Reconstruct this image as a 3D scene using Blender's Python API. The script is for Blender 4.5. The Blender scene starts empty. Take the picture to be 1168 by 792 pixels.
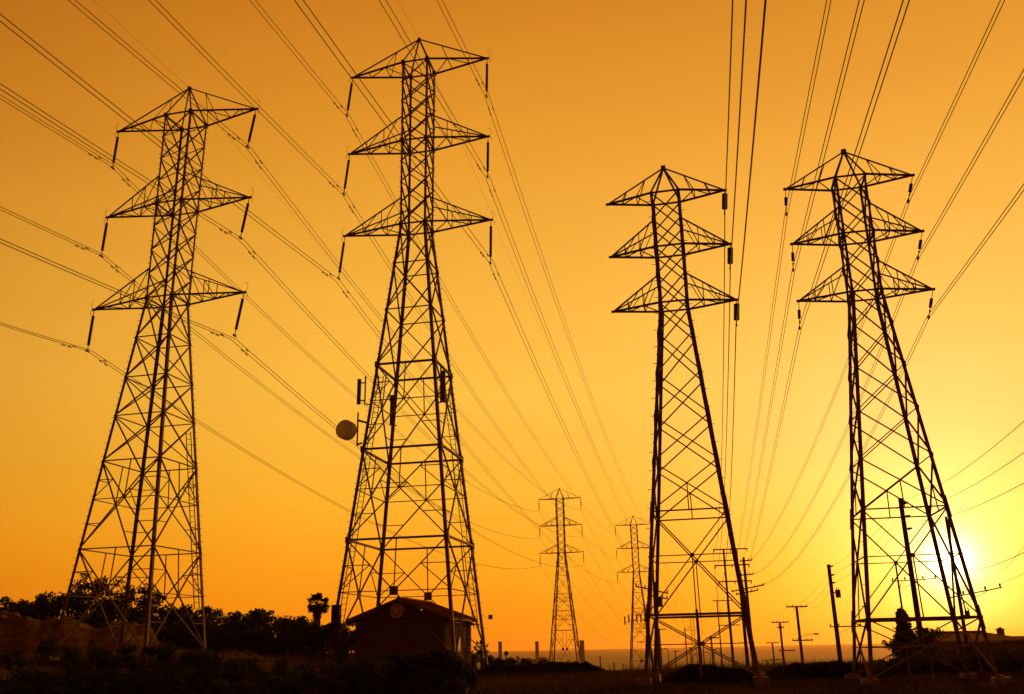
import bpy, math, random
from mathutils import Vector, Matrix, noise
rad = math.radians
S = bpy.context.scene
COL = S.collection
random.seed(11)

# ------------------------------------------------------------------ camera
F_PX, PITCH, ROLL = 1052.04, 0.31532, -0.02083
fw = Vector((0, math.cos(PITCH), math.sin(PITCH)))
up0 = Vector((0, -math.sin(PITCH), math.cos(PITCH)))
r0 = Vector((1, 0, 0))
cr, sr = math.cos(ROLL), math.sin(ROLL)
RT = r0 * cr + up0 * sr
UP = up0 * cr - r0 * sr
cam = bpy.data.cameras.new('camera')
cam.lens = F_PX / 1168 * 36.0
cam.sensor_width = 36.0
cam.clip_start = 0.1
cam.clip_end = 60000
cam_o = bpy.data.objects.new('camera', cam)
COL.objects.link(cam_o)
cam_o.matrix_world = Matrix(((RT.x, UP.x, -fw.x, 0), (RT.y, UP.y, -fw.y, 0), (RT.z, UP.z, -fw.z, 0), (0, 0, 0, 1)))
S.camera = cam_o

def at(x, y, Y):
    """the place that stands Y metres ahead and is seen in the direction of pixel x, y of the photograph"""
    d = RT * ((x - 584) / F_PX) + UP * (-(y - 396) / F_PX) + fw
    return d * (Y / d.y)

# ------------------------------------------------------------------ world: sunset sky
SUN = Vector((0.41508, 0.90701, 0.07099)).normalized()
SUN_EL = math.asin(SUN.z)
SUN_AZ = math.atan2(SUN.x, SUN.y)
W = bpy.data.worlds.new('World')
S.world = W
W.use_nodes = True
nt = W.node_tree
nt.nodes.clear()

def lin(c):
    o = []
    for v in c[:3]:
        v = v / 255.0
        o.append(v / 12.92 if v <= 0.04045 else ((v + 0.055) / 1.055) ** 2.4)
    return (o[0], o[1], o[2], 1.0)

def nd(t, kind, **kw):
    n = t.nodes.new(kind)
    for k, v in kw.items():
        setattr(n, k, v)
    return n

def mth(t, op, a, b=None, c=None, clamp=False):
    n = t.nodes.new('ShaderNodeMath')
    n.operation = op
    n.use_clamp = clamp
    for i, v in enumerate((a, b, c)):
        if v is None:
            continue
        if isinstance(v, (int, float)):
            n.inputs[i].default_value = v
        else:
            t.links.new(v, n.inputs[i])
    return n.outputs[0]

def ramp(t, fac, stops, interp='LINEAR'):
    n = t.nodes.new('ShaderNodeValToRGB')
    e = n.color_ramp.elements
    n.color_ramp.interpolation = interp
    while len(e) > 2:
        e.remove(e[-1])
    e[0].position, e[0].color = stops[0]
    e[1].position, e[1].color = stops[-1]
    for p, c in stops[1:-1]:
        q = e.new(p)
        q.color = c
    t.links.new(fac, n.inputs[0])
    return n.outputs[0]

def vmul(t, a, b, op='MULTIPLY'):
    n = t.nodes.new('ShaderNodeVectorMath')
    n.operation = op
    for i, v in enumerate((a, b)):
        if isinstance(v, (tuple, list)):
            n.inputs[i].default_value = v[:3]
        else:
            t.links.new(v, n.inputs[i])
    return n.outputs[0]

tc = nd(nt, 'ShaderNodeTexCoord')
vdir = vmul(nt, tc.outputs['Generated'], (0, 0, 0), 'NORMALIZE')
sep = nd(nt, 'ShaderNodeSeparateXYZ')
nt.links.new(vdir, sep.inputs[0])
elev = mth(nt, 'MULTIPLY', mth(nt, 'ARCSINE', sep.outputs['Z']), 180 / math.pi)
dp = nt.nodes.new('ShaderNodeVectorMath')
dp.operation = 'DOT_PRODUCT'
nt.links.new(vdir, dp.inputs[0])
dp.inputs[1].default_value = SUN
ang = mth(nt, 'MULTIPLY', mth(nt, 'ARCCOSINE', mth(nt, 'MINIMUM', dp.outputs['Value'], 0.9999999)), 180 / math.pi)
ef = mth(nt, 'DIVIDE', mth(nt, 'MAXIMUM', elev, 0.0), 90.0)
SKY = [(0, (246, 136, 17)), (1.5, (251, 144, 18)), (5, (254, 162, 27)), (9, (254, 180, 45)), (15, (253, 190, 66)),
       (22, (246, 179, 61)), (30, (234, 158, 46)), (38, (216, 136, 35)), (50, (165, 88, 20)), (90, (80, 34, 8))]
base = ramp(nt, ef, [(e / 90.0, lin(c)) for e, c in SKY])
fall = ramp(nt, mth(nt, 'DIVIDE', ang, 180.0), [(a / 180.0, v + (1,)) for a, v in
            ((0, (1.03, 1.03, 1.0)), (25, (1.0, 1.0, 1.0)), (38, (.98, .96, .94)), (50, (.85, .78, .72)), (62, (.66, .54, .44)),
             (85, (.28, .13, .05)), (120, (.15, .042, .009)), (180, (.12, .03, .006)))])
col = vmul(nt, base, fall)
g1 = mth(nt, 'EXPONENT', mth(nt, 'DIVIDE', ang, -7.0))
g1c = ramp(nt, mth(nt, 'DIVIDE', mth(nt, 'MAXIMUM', elev, 0.0), 12.0),
           [(0, (.40, .62, .0, 1)), (.3, (.5, .68, .08, 1)), (1, (.5, .56, .42, 1))])
v1 = nt.nodes.new('ShaderNodeVectorMath')
v1.operation = 'SCALE'
nt.links.new(g1c, v1.inputs[0])
nt.links.new(g1, v1.inputs['Scale'])
g3 = mth(nt, 'EXPONENT', mth(nt, 'DIVIDE', ang, -2.8))
v4 = nt.nodes.new('ShaderNodeVectorMath')
v4.operation = 'SCALE'
v4.inputs[0].default_value = (.5, .85, .32)
nt.links.new(g3, v4.inputs['Scale'])
g2 = mth(nt, 'EXPONENT', mth(nt, 'DIVIDE', ang, -.62))
v2 = nt.nodes.new('ShaderNodeVectorMath')
v2.operation = 'SCALE'
v2.inputs[0].default_value = (5, 5, 4)
nt.links.new(g2, v2.inputs['Scale'])
# thin streaks of high cloud, only just visible
mp = nd(nt, 'ShaderNodeMapping')
mp.inputs['Scale'].default_value = (1.2, 1.2, 9)
nt.links.new(vdir, mp.inputs['Vector'])
nz = nd(nt, 'ShaderNodeTexNoise')
nz.inputs['Scale'].default_value = 2.2
nz.inputs['Detail'].default_value = 4
nt.links.new(mp.outputs[0], nz.inputs['Vector'])
cl = mth(nt, 'MULTIPLY_ADD', nz.outputs['Fac'], 0.10, 0.95)
v3 = nt.nodes.new('ShaderNodeVectorMath')
v3.operation = 'SCALE'
nt.links.new(vmul(nt, vmul(nt, vmul(nt, col, v1.outputs[0], 'ADD'), v2.outputs[0], 'ADD'), v4.outputs[0], 'ADD'), v3.inputs[0])
nt.links.new(cl, v3.inputs['Scale'])
# the physical sky adds its own small share
ns = nd(nt, 'ShaderNodeTexSky')
ns.sky_type = 'NISHITA'
ns.sun_disc = False
ns.sun_elevation = SUN_EL
ns.sun_rotation = SUN_AZ
ns.dust_density = 4
nsc = vmul(nt, ns.outputs[0], (.012, .004, .0006))
bg = nd(nt, 'ShaderNodeBackground')
bg.inputs['Strength'].default_value = 1.0
nt.links.new(vmul(nt, v3.outputs[0], nsc, 'ADD'), bg.inputs['Color'])
wo = nd(nt, 'ShaderNodeOutputWorld')
nt.links.new(bg.outputs[0], wo.inputs['Surface'])

sl = bpy.data.lights.new('sun', 'SUN')
sl.energy = 2.2
sl.angle = rad(0.6)
sl.color = (1.0, 0.33, 0.06)
so = bpy.data.objects.new('sun', sl)
COL.objects.link(so)
so.rotation_euler = (-SUN).to_track_quat('-Z', 'Y').to_euler()
vs = S.view_settings
vs.view_transform = 'Standard'
vs.look = 'None'
vs.exposure = 0
vs.gamma = 1
vs.use_curve_mapping = False

# ------------------------------------------------------------------ materials
def mat(name, c, rough=.8, metal=0.0, scale=6.0, amt=.35, bump=0.0, trans=0.0, spec=.5, c2=None):
    m = bpy.data.materials.new(name)
    m.use_nodes = True
    t = m.node_tree
    b = t.nodes['Principled BSDF']
    tcn = nd(t, 'ShaderNodeTexCoord')
    n = nd(t, 'ShaderNodeTexNoise')
    n.inputs['Scale'].default_value = scale
    n.inputs['Detail'].default_value = 6
    t.links.new(tcn.outputs['Object'], n.inputs['Vector'])
    a = tuple(v * (1 - amt) for v in c) + (1,)
    d = (tuple(min(1, v * (1 + amt)) for v in c) if c2 is None else tuple(c2)) + (1,)
    rc = ramp(t, n.outputs['Fac'], [(.3, a), (.7, d)])
    t.links.new(rc, b.inputs['Base Color'])
    b.inputs['Roughness'].default_value = rough
    b.inputs['Metallic'].default_value = metal
    b.inputs['Specular IOR Level'].default_value = spec
    if bump:
        bn = nd(t, 'ShaderNodeBump')
        bn.inputs['Strength'].default_value = bump
        bn.inputs['Distance'].default_value = .3
        t.links.new(n.outputs['Fac'], bn.inputs['Height'])
        t.links.new(bn.outputs[0], b.inputs['Normal'])
    if trans:
        o = t.nodes['Material Output']
        tr = nd(t, 'ShaderNodeBsdfTranslucent')
        t.links.new(rc, tr.inputs['Color'])
        mx = nd(t, 'ShaderNodeMixShader')
        mx.inputs[0].default_value = trans
        t.links.new(b.outputs[0], mx.inputs[1])
        t.links.new(tr.outputs[0], mx.inputs[2])
        t.links.new(mx.outputs[0], o.inputs['Surface'])
    return m

M = dict(
    steel=mat('galvanised_steel', (.21, .17, .14), .8, .0, 3, .3, spec=.1),
    steel2=mat('galvanised_steel_far', (.2, .17, .14), .8, .0, 2, .2, spec=.1),
    plate=mat('plate_steel', (.16, .13, .11), .8, .0, 5, .3, spec=.3),
    cable=mat('aluminium_cable', (.16, .15, .14), .7, .0, 5, .1, spec=.2),
    porcelain=mat('brown_porcelain', (.07, .04, .03), .35, 0, 10, .2),
    polymer=mat('polymer_insulator', (.08, .06, .05), .6, 0, 10, .2),
    concrete=mat('concrete', (.27, .25, .22), .95, 0, 4, .35, .2),
    dish=mat('dish_cover', (.8, .78, .72), .7, 0, 3, .08, 0, .4),
    wood=mat('creosoted_wood', (.07, .045, .03), .9, 0, 5, .4, spec=.2),
    leaf=mat('leaf', (.045, .06, .02), .6, 0, .8, .5, 0, .22, spec=.25),
    leafd=mat('dark_leaf', (.03, .04, .015), .7, 0, .8, .5, 0, .22, spec=.2),
    dry=mat('dry_leaf', (.07, .045, .02), .8, 0, 1.5, .5, 0, .3, spec=.1),
    bark=mat('bark', (.06, .045, .03), .95, 0, 6, .4, spec=.1),
    soil=mat('soil', (.036, .023, .015), 1.0, 0, .35, .5, .7, spec=0),
    heap=mat('heap_soil', (.11, .06, .035), 1.0, 0, 1.6, .45, .9, spec=.1),
    track=mat('dirt_track', (.09, .06, .04), 1.0, 0, 1.2, .4, .4, spec=.1),
    wall=mat('stucco', (.22, .18, .14), .95, 0, 2, .15, .1, spec=.1),
    shedwall=mat('painted_brick', (.13, .095, .075), .95, 0, 2, .15, .1, spec=.1),
    roof=mat('roof_tile', (.24, .13, .09), .85, 0, 8, .4, .4, spec=.15),
    roof2=mat('weathered_boards', (.10, .05, .035), .95, 0, 5, .4, .2, spec=.05),
    straw=mat('straw', (.13, .085, .035), .8, 0, 1.5, .5, 0, .5, spec=.1),
    trim=mat('trim', (.1, .08, .06), .8, 0, 4, .2),
    glass=mat('window_glass', (.02, .02, .02), .1, 0, 2, .1),
    gutter=mat('painted_gutter', (.55, .5, .44), .3, 0, 2, .1),
    pot=mat('plastic_pot', (.04, .035, .03), .6, 0, 3, .2),
    stake=mat('pale_stake', (.45, .4, .32), .8, 0, 3, .2),
    stack=mat('stack_concrete', (.3, .27, .24), .95, 0, .05, .2),
)

# ------------------------------------------------------------------ mesh helpers
class MB:
    def __init__(s):
        s.v = []
        s.f = []
    def frame(s, a, b):
        d = (b - a)
        L = d.length
        d = d / L if L > 1e-9 else Vector((0, 0, 1))
        h = Vector((0, 0, 1)) if abs(d.z) < .95 else Vector((0, 1, 0))
        u = d.cross(h).normalized()
        w = u.cross(d).normalized()
        return u, w
    def bar(s, a, b, w, h=None):
        a, b = Vector(a), Vector(b)
        h = h or w
        u, v = s.frame(a, b)
        i = len(s.v)
        for p in (a, b):
            for x, y in ((-1, -1), (1, -1), (1, 1), (-1, 1)):
                s.v.append(p + u * (x * w / 2) + v * (y * h / 2))
        s.f += [(i, i + 1, i + 5, i + 4), (i + 1, i + 2, i + 6, i + 5), (i + 2, i + 3, i + 7, i + 6), (i + 3, i, i + 4, i + 7),
                (i + 3, i + 2, i + 1, i), (i + 4, i + 5, i + 6, i + 7)]
    def angle(s, a, b, w, e1, e2, t=.14):
        """steel angle: two flanges of width w along e1 and e2, corner on the line a-b"""
        a, b = Vector(a), Vector(b)
        t = w * t
        i = len(s.v)
        prof = ((0, 0), (w, 0), (w, t), (t, t), (t, w), (0, w))
        for p in (a, b):
            for x, y in prof:
                s.v.append(p + e1 * x + e2 * y)
        for k in range(6):
            j = (k + 1) % 6
            s.f.append((i + k, i + j, i + 6 + j, i + 6 + k))
        s.f += [(i, i + 3, i + 2, i + 1), (i, i + 5, i + 4, i + 3), (i + 6, i + 7, i + 8, i + 9), (i + 6, i + 9, i + 10, i + 11)]
    def box(s, c, sx, sy, sz, rz=0.0):
        c = Vector(c)
        co, si = math.cos(rz), math.sin(rz)
        i = len(s.v)
        for z in (-1, 1):
            for x, y in ((-1, -1), (1, -1), (1, 1), (-1, 1)):
                lx, ly = x * sx / 2, y * sy / 2
                s.v.append(c + Vector((co * lx - si * ly, si * lx + co * ly, z * sz / 2)))
        s.f += [(i, i + 3, i + 2, i + 1), (i + 4, i + 5, i + 6, i + 7), (i, i + 1, i + 5, i + 4), (i + 1, i + 2, i + 6, i + 5),
                (i + 2, i + 3, i + 7, i + 6), (i + 3, i, i + 4, i + 7)]
    def tube(s, pts, rs, n=6, cap=True):
        pts = [Vector(p) for p in pts]
        if isinstance(rs, (int, float)):
            rs = [rs] * len(pts)
        rings = []
        for k, p in enumerate(pts):
            a = pts[max(k - 1, 0)]
            b = pts[min(k + 1, len(pts) - 1)]
            u, v = s.frame(a, b)
            i = len(s.v)
            for q in range(n):
                t = 2 * math.pi * q / n
                s.v.append(p + (u * math.cos(t) + v * math.sin(t)) * rs[k])
            rings.append(i)
        for a, b in zip(rings, rings[1:]):
            for q in range(n):
                r = (q + 1) % n
                s.f.append((a + q, a + r, b + r, b + q))
        if cap:
            s.f.append(tuple(rings[0] + q for q in reversed(range(n))))
            s.f.append(tuple(rings[-1] + q for q in range(n)))
    def leaf(s, c, size, asp=.5):
        n = Vector((random.gauss(0, 1), random.gauss(0, 1), random.gauss(0, 1))).normalized()
        h = Vector((random.gauss(0, 1), random.gauss(0, 1), random.gauss(0, 1))).normalized()
        u = n.cross(h)
        if u.length < 1e-3:
            return
        u.normalize()
        w = n.cross(u)
        i = len(s.v)
        s.v += [c - u * size, c - w * size * asp + n * size * .15, c + u * size, c + w * size * asp + n * size * .15]
        s.f.append((i, i + 1, i + 2, i + 3))
    def build(s, name, m, parent=None, loc=None, smooth=False):
        me = bpy.data.meshes.new(name)
        off = Vector(loc) if loc is not None else Vector((0, 0, 0))
        me.from_pydata([v - off for v in s.v], [], s.f)
        me.materials.append(m)
        me.update()
        if smooth:
            for p in me.polygons:
                p.use_smooth = True
        o = bpy.data.objects.new(name, me)
        COL.objects.link(o)
        if loc is not None:
            o.location = off
        if parent is not None:
            o.parent = parent
        return o

def tag(o, label=None, cat=None, group=None, kind=None):
    if label: o['label'] = label
    if cat: o['category'] = cat
    if group: o['group'] = group
    if kind: o['kind'] = kind
    return o

def empty(name, loc, label, cat, group=None, rz=0.0):
    o = bpy.data.objects.new(name, None)
    o.empty_display_size = .5
    o.location = loc
    o.rotation_euler = (0, 0, rz)
    COL.objects.link(o)
    return tag(o, label, cat, group)

def part(mb, name, m, root, smooth=False):
    """mesh given in the same local space as its root"""
    return mb.build(name, m, root, None, smooth)

def copy_tree(o, parent=None):
    c = o.copy()
    COL.objects.link(c)
    c.parent = parent
    for ch in list(o.children):
        copy_tree(ch, c)
    return c

def sstep(a, b, x):
    t = min(1, max(0, (x - a) / (b - a)))
    return t * t * (3 - 2 * t)

# ------------------------------------------------------------------ terrain, sea
SEA_Z = -30.0
def ground(x, y):
    h = -1.6
    h += 1.4 * sstep(-13, -20, x) * sstep(40, 54, y)
    d0 = 66 + 60 * sstep(-2, -14, x)
    sl_ = .03 + .018 * sstep(18, 34, x)
    if y > d0:
        e = y - d0
        h -= sl_ * e * min(1, e / 25.0 * .5 + .5)
    h = max(h, -34)
    k = 1.0 / (1 + max(0, y - 60) * .02)
    h += (noise.noise(Vector((x * .13, y * .13, 0))) * .10 + noise.noise(Vector((x * .55, y * .55, 3))) * .05) * (.6 + .4 * k)
    return h

def axis(segs):
    o = []
    for a, b, n in segs:
        o += [a + (b - a) * i / n for i in range(n)]
    return o + [segs[-1][1]]
xs = axis([(-1600, -200, 14), (-200, -60, 20), (-60, 70, 150), (70, 300, 30), (300, 1600, 13)])
ys = axis([(-300, -20, 14), (-20, 25, 22), (25, 100, 110), (100, 300, 50), (300, 1500, 40)])
mb = MB()
for y in ys:
    for x in xs:
        mb.v.append(Vector((x, y, ground(x, y))))
nx = len(xs)
for j in range(len(ys) - 1):
    for i in range(nx - 1):
        a = j * nx + i
        mb.f.append((a, a + 1, a + nx + 1, a + nx))
tag(mb.build('ground', M['soil'], smooth=True), kind='structure')

sea_m = bpy.data.materials.new('sea_water')
sea_m.use_nodes = True
t = sea_m.node_tree
b = t.nodes['Principled BSDF']
b.inputs['Base Color'].default_value = (.03, .03, .028, 1)
b.inputs['Roughness'].default_value = .6
b.inputs['Specular IOR Level'].default_value = .2
tcn = nd(t, 'ShaderNodeTexCoord')
mpn = nd(t, 'ShaderNodeMapping')
mpn.inputs['Scale'].default_value = (.01, .05, 1)
t.links.new(tcn.outputs['Object'], mpn.inputs[0])
n = nd(t, 'ShaderNodeTexNoise')
n.inputs['Scale'].default_value = 3
n.inputs['Detail'].default_value = 8
t.links.new(mpn.outputs[0], n.inputs['Vector'])
bn = nd(t, 'ShaderNodeBump')
bn.inputs['Strength'].default_value = .5
bn.inputs['Distance'].default_value = 2
t.links.new(n.outputs['Fac'], bn.inputs['Height'])
t.links.new(bn.outputs[0], b.inputs['Normal'])
mb = MB()
mb.v = [Vector((-7000, 900, SEA_Z)), Vector((9000, 900, SEA_Z)), Vector((9000, 9500, SEA_Z)), Vector((-7000, 9500, SEA_Z))]
mb.f = [(0, 1, 2, 3)]
tag(mb.build('sea', sea_m), kind='structure')

# dirt track across the lower left, laid just above the ground
def strip(name, pts, width, m, dz=.03):
    mb = MB()
    n = 0
    for k, (x, y) in enumerate(pts):
        for q in range(7):
            yy = y + width * (q / 6 - .5)
            mb.v.append(Vector((x, yy, ground(x, yy) + dz + .03 * math.sin(math.pi * q / 6))))
    for k in range(len(pts) - 1):
        for q in range(6):
            a = k * 7 + q
            mb.f.append((a, a + 7, a + 8, a + 1))
    return tag(mb.build(name, m, smooth=True), kind='structure')
strip('dirt_track', [(-60 + i * .8, 47 + .7 * math.sin(i * .2)) for i in range(54)], 5.0, M['track'])
#strip('dirt_path', [(10 + i * .8, 46.5 + .5 * math.sin(i * .15)) for i in range(50)], 2.4, M['track'])

# haze: even air round everything, sky outside
hz = bpy.data.materials.new('haze_air')
hz.use_nodes = True
t = hz.node_tree
t.nodes.clear()
vo = nd(t, 'ShaderNodeVolumePrincipled')
vo.inputs['Color'].default_value = (.9, .6, .26, 1)
vo.inputs['Density'].default_value = .00007
vo.inputs['Anisotropy'].default_value = .6
om = nd(t, 'ShaderNodeOutputMaterial')
t.links.new(vo.outputs[0], om.inputs['Volume'])
mb = MB()
mb.box((1000, 4200, 10), 17000, 11600, 2 * 48.0)
tag(mb.build('haze', hz), kind='stuff')

# ------------------------------------------------------------------ lattice pylons
CORN = ((-1, -1), (1, -1), (1, 1), (-1, 1))
def pylon(name, loc, yaw, zl, fam, wb, zb, rings, label, group, mid_levels, leg_w=.2, br=.09, ladder=(), ins='rod',
          ins_l=3.1, swing=(0, 0), sides='LR', plate_rings=(), mats=('steel', 'plate'), bolts=True, upper=3, horns=True,
          redundant=True, foot=.8, nw=2, ctr_plate=.55, foot_rise=1.15):
    X, Y = loc
    root = empty(name, (X, Y, zb), label, 'pylon', group, yaw)
    o0 = Vector((0, 0, zb))
    dz_apex, dz_top, dz_mid, wt, wm, wl, La, Lb, Lc = fam
    ms, mp_ = M[mats[0]], M[mats[1]]
    zt, zm = zl + dz_top, zl + dz_mid
    def hw(z):
        if z >= zm: return wm + (wt - wm) * (z - zm) / (zt - zm)
        if z >= zl: return wl + (wm - wl) * (z - zl) / (zm - zl)
        return wl + (wb - wl) * (zl - z) / (zl - zb)
    def cp(k, z):
        w = hw(z)
        return Vector((CORN[k][0] * w, CORN[k][1] * w, z)) - o0
    # legs
    for k in range(4):
        mb = MB()
        e1 = Vector((-CORN[k][0], 0, 0))
        e2 = Vector((0, -CORN[k][1], 0))
        mb.angle(cp(k, zb - .3), cp(k, zl), leg_w, e1, e2)
        mb.angle(cp(k, zl), cp(k, zt + .12), leg_w * .7, e1, e2)
        if bolts and k in (0, 2):
            z = zb + 2.5
            q = 0
            while z < zt:
                p = cp(k, z)
                dr = Vector((CORN[k][0], 0, 0)) if q % 2 else Vector((0, CORN[k][1], 0))
                mb.bar(p, p + dr * .17, .022)
                z += .42
                q += 1
        # splice plates along the leg
        for z in rings:
            p0, p1 = cp(k, z - .45), cp(k, z + .45)
            for e in (e1, e2):
                off = -(e1 + e2) * .012
                mb.bar(p0 + off * 2 + e * leg_w * .5, p1 + off * 2 + e * leg_w * .5, .03, leg_w * .3)
        lg = part(mb, 'leg', ms, root)
        fb = MB()
        p = cp(k, zb)
        fb.box(p + Vector((0, 0, -.25)), foot, foot, .95)
        fb.box(p + Vector((0, 0, .26)), foot * .45, foot * .45, .06)
        part(fb, 'footing', M['concrete'], root)
    # body panels
    def face(k, z):
        return cp(k, z), cp((k + 1) % 4, z)
    def panel(z1, z0, style, w=br):
        mb = MB()
        for k in range(4):
            a1, b1 = face(k, z1)
            a0, b0 = face(k, z0)
            mb.bar(a1, b0, w, w * .6)
            mb.bar(b1, a0, w, w * .6)
            tt = (b1 - a1).length / ((b1 - a1).length + (b0 - a0).length)
            c = a1 + (b0 - a1) * tt
            if style >= 1:
                # horizontal through the crossing and a post up to the ring above
                la = a1 + (a0 - a1) * tt
                lb = b1 + (b0 - b1) * tt
                mb.bar(la, lb, w * .7, w * .5)
                if horns: mb.bar((a1 + b1) / 2, c, w * .6)
                else: mb.bar((a0 + b0) / 2, c, w * .6)
            elif not horns and z0 == rings[0]:
                mb.bar((a0 + b0) / 2, c, w * .6)
            if style >= 2 and redundant:
                for (p, q) in ((a1, a0), (b1, b0)):
                    m1 = a1.lerp(b0, .5) if p is a1 else b1.lerp(a0, .5)
                    qa = (p + c) / 2
                    lp = p + (q - p) * tt * .5
                    mb.bar(lp, qa, w * .5)
                    mb.bar(p + (q - p) * tt, qa, w * .5)
                    qb = (q + c) / 2
                    mb.bar(q + (p - q) * (1 - tt) * .5, qb, w * .5)
            if style == 3:
                u = (b1 - a1).normalized()
                mb.box(c, ctr_plate if k % 2 == 0 else .08, .08 if k % 2 == 0 else ctr_plate, ctr_plate)
            elif style >= 1:
                mb.box(c, .16 if k % 2 == 0 else .04, .04 if k % 2 == 0 else .16, .16)
        part(mb, 'cross_bracing', ms, root)
    def ring(z, w, plates=False):
        mb = MB()
        for k in range(4):
            a, b_ = face(k, z)
            mb.bar(a, b_, w, w * .8)
        part(mb, 'ring_beam', ms, root)
        if plates:
            for k in range(4):
                gb = MB()
                p = cp(k, z) - V((CORN[k][0], CORN[k][1], 0)) * leg_w * .3
                q = .95 if plates == 2 else .85
                gb.box(p, leg_w * 1.5 * q, leg_w * 1.5 * q, leg_w * 2.1 * q)
                part(gb, 'gusset_plate', mp_, root)
    # upper body between arms
    for (hi, lo) in ((zt, zm), (zm, zl)):
        for i in range(upper):
            panel(hi + (lo - hi) * i / upper, hi + (lo - hi) * (i + 1) / upper, 0, br)
    lv = [zl] + list(mid_levels)
    for i in range(len(lv) - 1):
        panel(lv[i], lv[i + 1], 0)
        if horns and i: ring(lv[i], br * .8)
    rr = list(rings) + [zb + (foot_rise if horns and bolts else .2)]
    for i, z in enumerate(rings):
        ring(z, br * (1.5 if i in plate_rings or (not horns and i) else .9), 2 if i in plate_rings else 0)
        panel(z, rr[i + 1], 3 if (horns and i >= len(rings) - 1) else 2)
    for z in (zt, zm, zl):
        ring(z, br * 1.1, bolts and horns)
    # crossarms
    rise = (dz_apex - dz_top, (zt - zm) * (.30 if horns else .47), (zm - zl) * (.30 if horns else .47))
    for i, (z, L) in enumerate(((zt, La), (zm, Lb), (zl, Lc))):
        for sd in 'LR':
            sg = -1 if sd == 'L' else 1
            mb = MB()
            tip = Vector((sg * L, 0, z)) - o0
            ks = (0, 3) if sd == 'L' else (1, 2)
            w = hw(z)
            lows = [cp(k, z) for k in ks]
            if i == 0:
                tops = [Vector((0, 0, z + rise[0])) - o0]
            else:
                tops = [cp(k, z + rise[i]) for k in ks]
            for p in lows: mb.bar(p, tip, br * 1.25, br)
            for p in tops: mb.bar(p, tip, br * .85, br * .7)
            # webs
            for q in range(1, nw + 1):
                f = q / (nw + 1)
                f2 = (q - 1) / (nw + 1) if q > 1 else .02
                a, b_ = lows[0].lerp(tip, f), lows[1].lerp(tip, f)
                mb.bar(a, b_, br * .5)
                mb.bar(lows[q % 2].lerp(tip, f2), lows[(q + 1) % 2].lerp(tip, f), br * .5)
                if q < 3:
                    for s_ in range(len(tops)):
                        T_ = tops[s_].lerp(tip, f)
                        if len(tops) == 1:
                            for l_ in lows:
                                if q == 1 or not horns: mb.bar(l_.lerp(tip, f), T_, br * .45)
                        else:
                            mb.bar(lows[s_].lerp(tip, f), T_, br * .5)
                            mb.bar(lows[s_].lerp(tip, f), tops[s_].lerp(tip, max(f - .25, 0)), br * .45)
            mb.box(tip, .3 if horns else .2, .13, .13 if horns else .09)
            arm = part(mb, 'crossarm', ms, root)
            if horns and leg_w > .15:
                hb = MB()
                pts = []
                for q in range(7):
                    a = q / 6 * 3.6
                    pts.append(tip + Vector((sg * (.10 + .16 * math.sin(a)), 0, .1 + .5 * (1 - math.cos(a)) * .5 + .10 * q / 6)))
                hb.tube(pts, .014, 4)
                hb.tube([tip + Vector((sg * .15, 0, 0)), tip + Vector((sg * .3, .0, -.2)), tip + Vector((sg * .22, 0, -.42))], .018, 4)
                part(hb, 'arcing_horn', ms, root)
            if sd in sides:
                sw = swing[0] if sd == 'L' else swing[1]
                a = tip + Vector((0, 0, -.05))
                e = tip + Vector((sw, 0, -ins_l))
                d = (e - a)
                ib = MB()
                if ins == 'rod':
                    ib.tube([a, a + d * .14], .03, 5)
                    n_ = 26
                    pts, rs = [], []
                    for q in range(n_ + 1):
                        pts.append(a + d * (.14 + .72 * q / n_))
                        rs.append(.115 if q % 2 else .08)
                    ib.tube(pts, rs, 8)
                    ib.tube([a + d * .86, e], .03, 5)
                    ib.box(e, .1, .34, .12)
                    part(ib, 'insulator', M['polymer'], root)
                elif ins == 'disc':
                    pts, rs = [a, a + d * .12], [.02, .02]
                    for q in range(9):
                        f = .14 + .075 * q
                        pts += [a + d * f, a + d * (f + .012), a + d * (f + .05), a + d * (f + .055)]
                        rs += [.03, .15, .12, .03]
                    pts += [e]
                    rs += [.02]
                    ib.tube(pts, rs, 10)
                    ib.box(e, .07, .2, .08)
                    part(ib, 'insulator', M['porcelain'], root)
                else:
                    ib.tube([a, a + d * .3], .018, 5)
                    pts, rs = [], []
                    for q in range(15):
                        pts.append(a + d * (.3 + .34 * q / 14))
                        rs.append(.085 if q % 2 else .05)
                    ib.tube(pts, rs, 8)
                    ib.tube([a + d * .64, e], .018, 5)
                    ib.box(a + d * .76, .06, .06, .07)
                    ib.box(e, .07, .2, .1)
                    part(ib, 'insulator', M['polymer'], root)
    # peak
    pb = MB()
    ap = Vector((0, 0, zl + dz_apex)) - o0
    for k in range(4):
        pb.bar(cp(k, zt), ap, br * .9)
    pb.box(ap, .22, .22, .2)
    part(pb, 'peak_frame', ms, root)
    # ladders
    for k in ladder:
        lb = MB()
        sx, sy = CORN[k]
        z0, z1 = (zb + 3, zb + (zl - zb) * .62)
        for s_ in (0.05, .4):
            lb.bar(cp(k, z0) + Vector((-sx * (.3 + s_), 0, 0)), cp(k, z1) + Vector((-sx * (.3 + s_), 0, 0)), .045)
        z = z0
        while z < z1:
            p = cp(k, z)
            lb.bar(p + Vector((-sx * .35, 0, 0)), p + Vector((-sx * .7, 0, 0)), .03)
            z += .36
        z = z0
        while z < z1:
            p = cp(k, z)
            lb.bar(p, p + Vector((-sx * .35, 0, 0)), .04)
            z += 2.6
        part(lb, 'ladder', ms, root)
    return root

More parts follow.
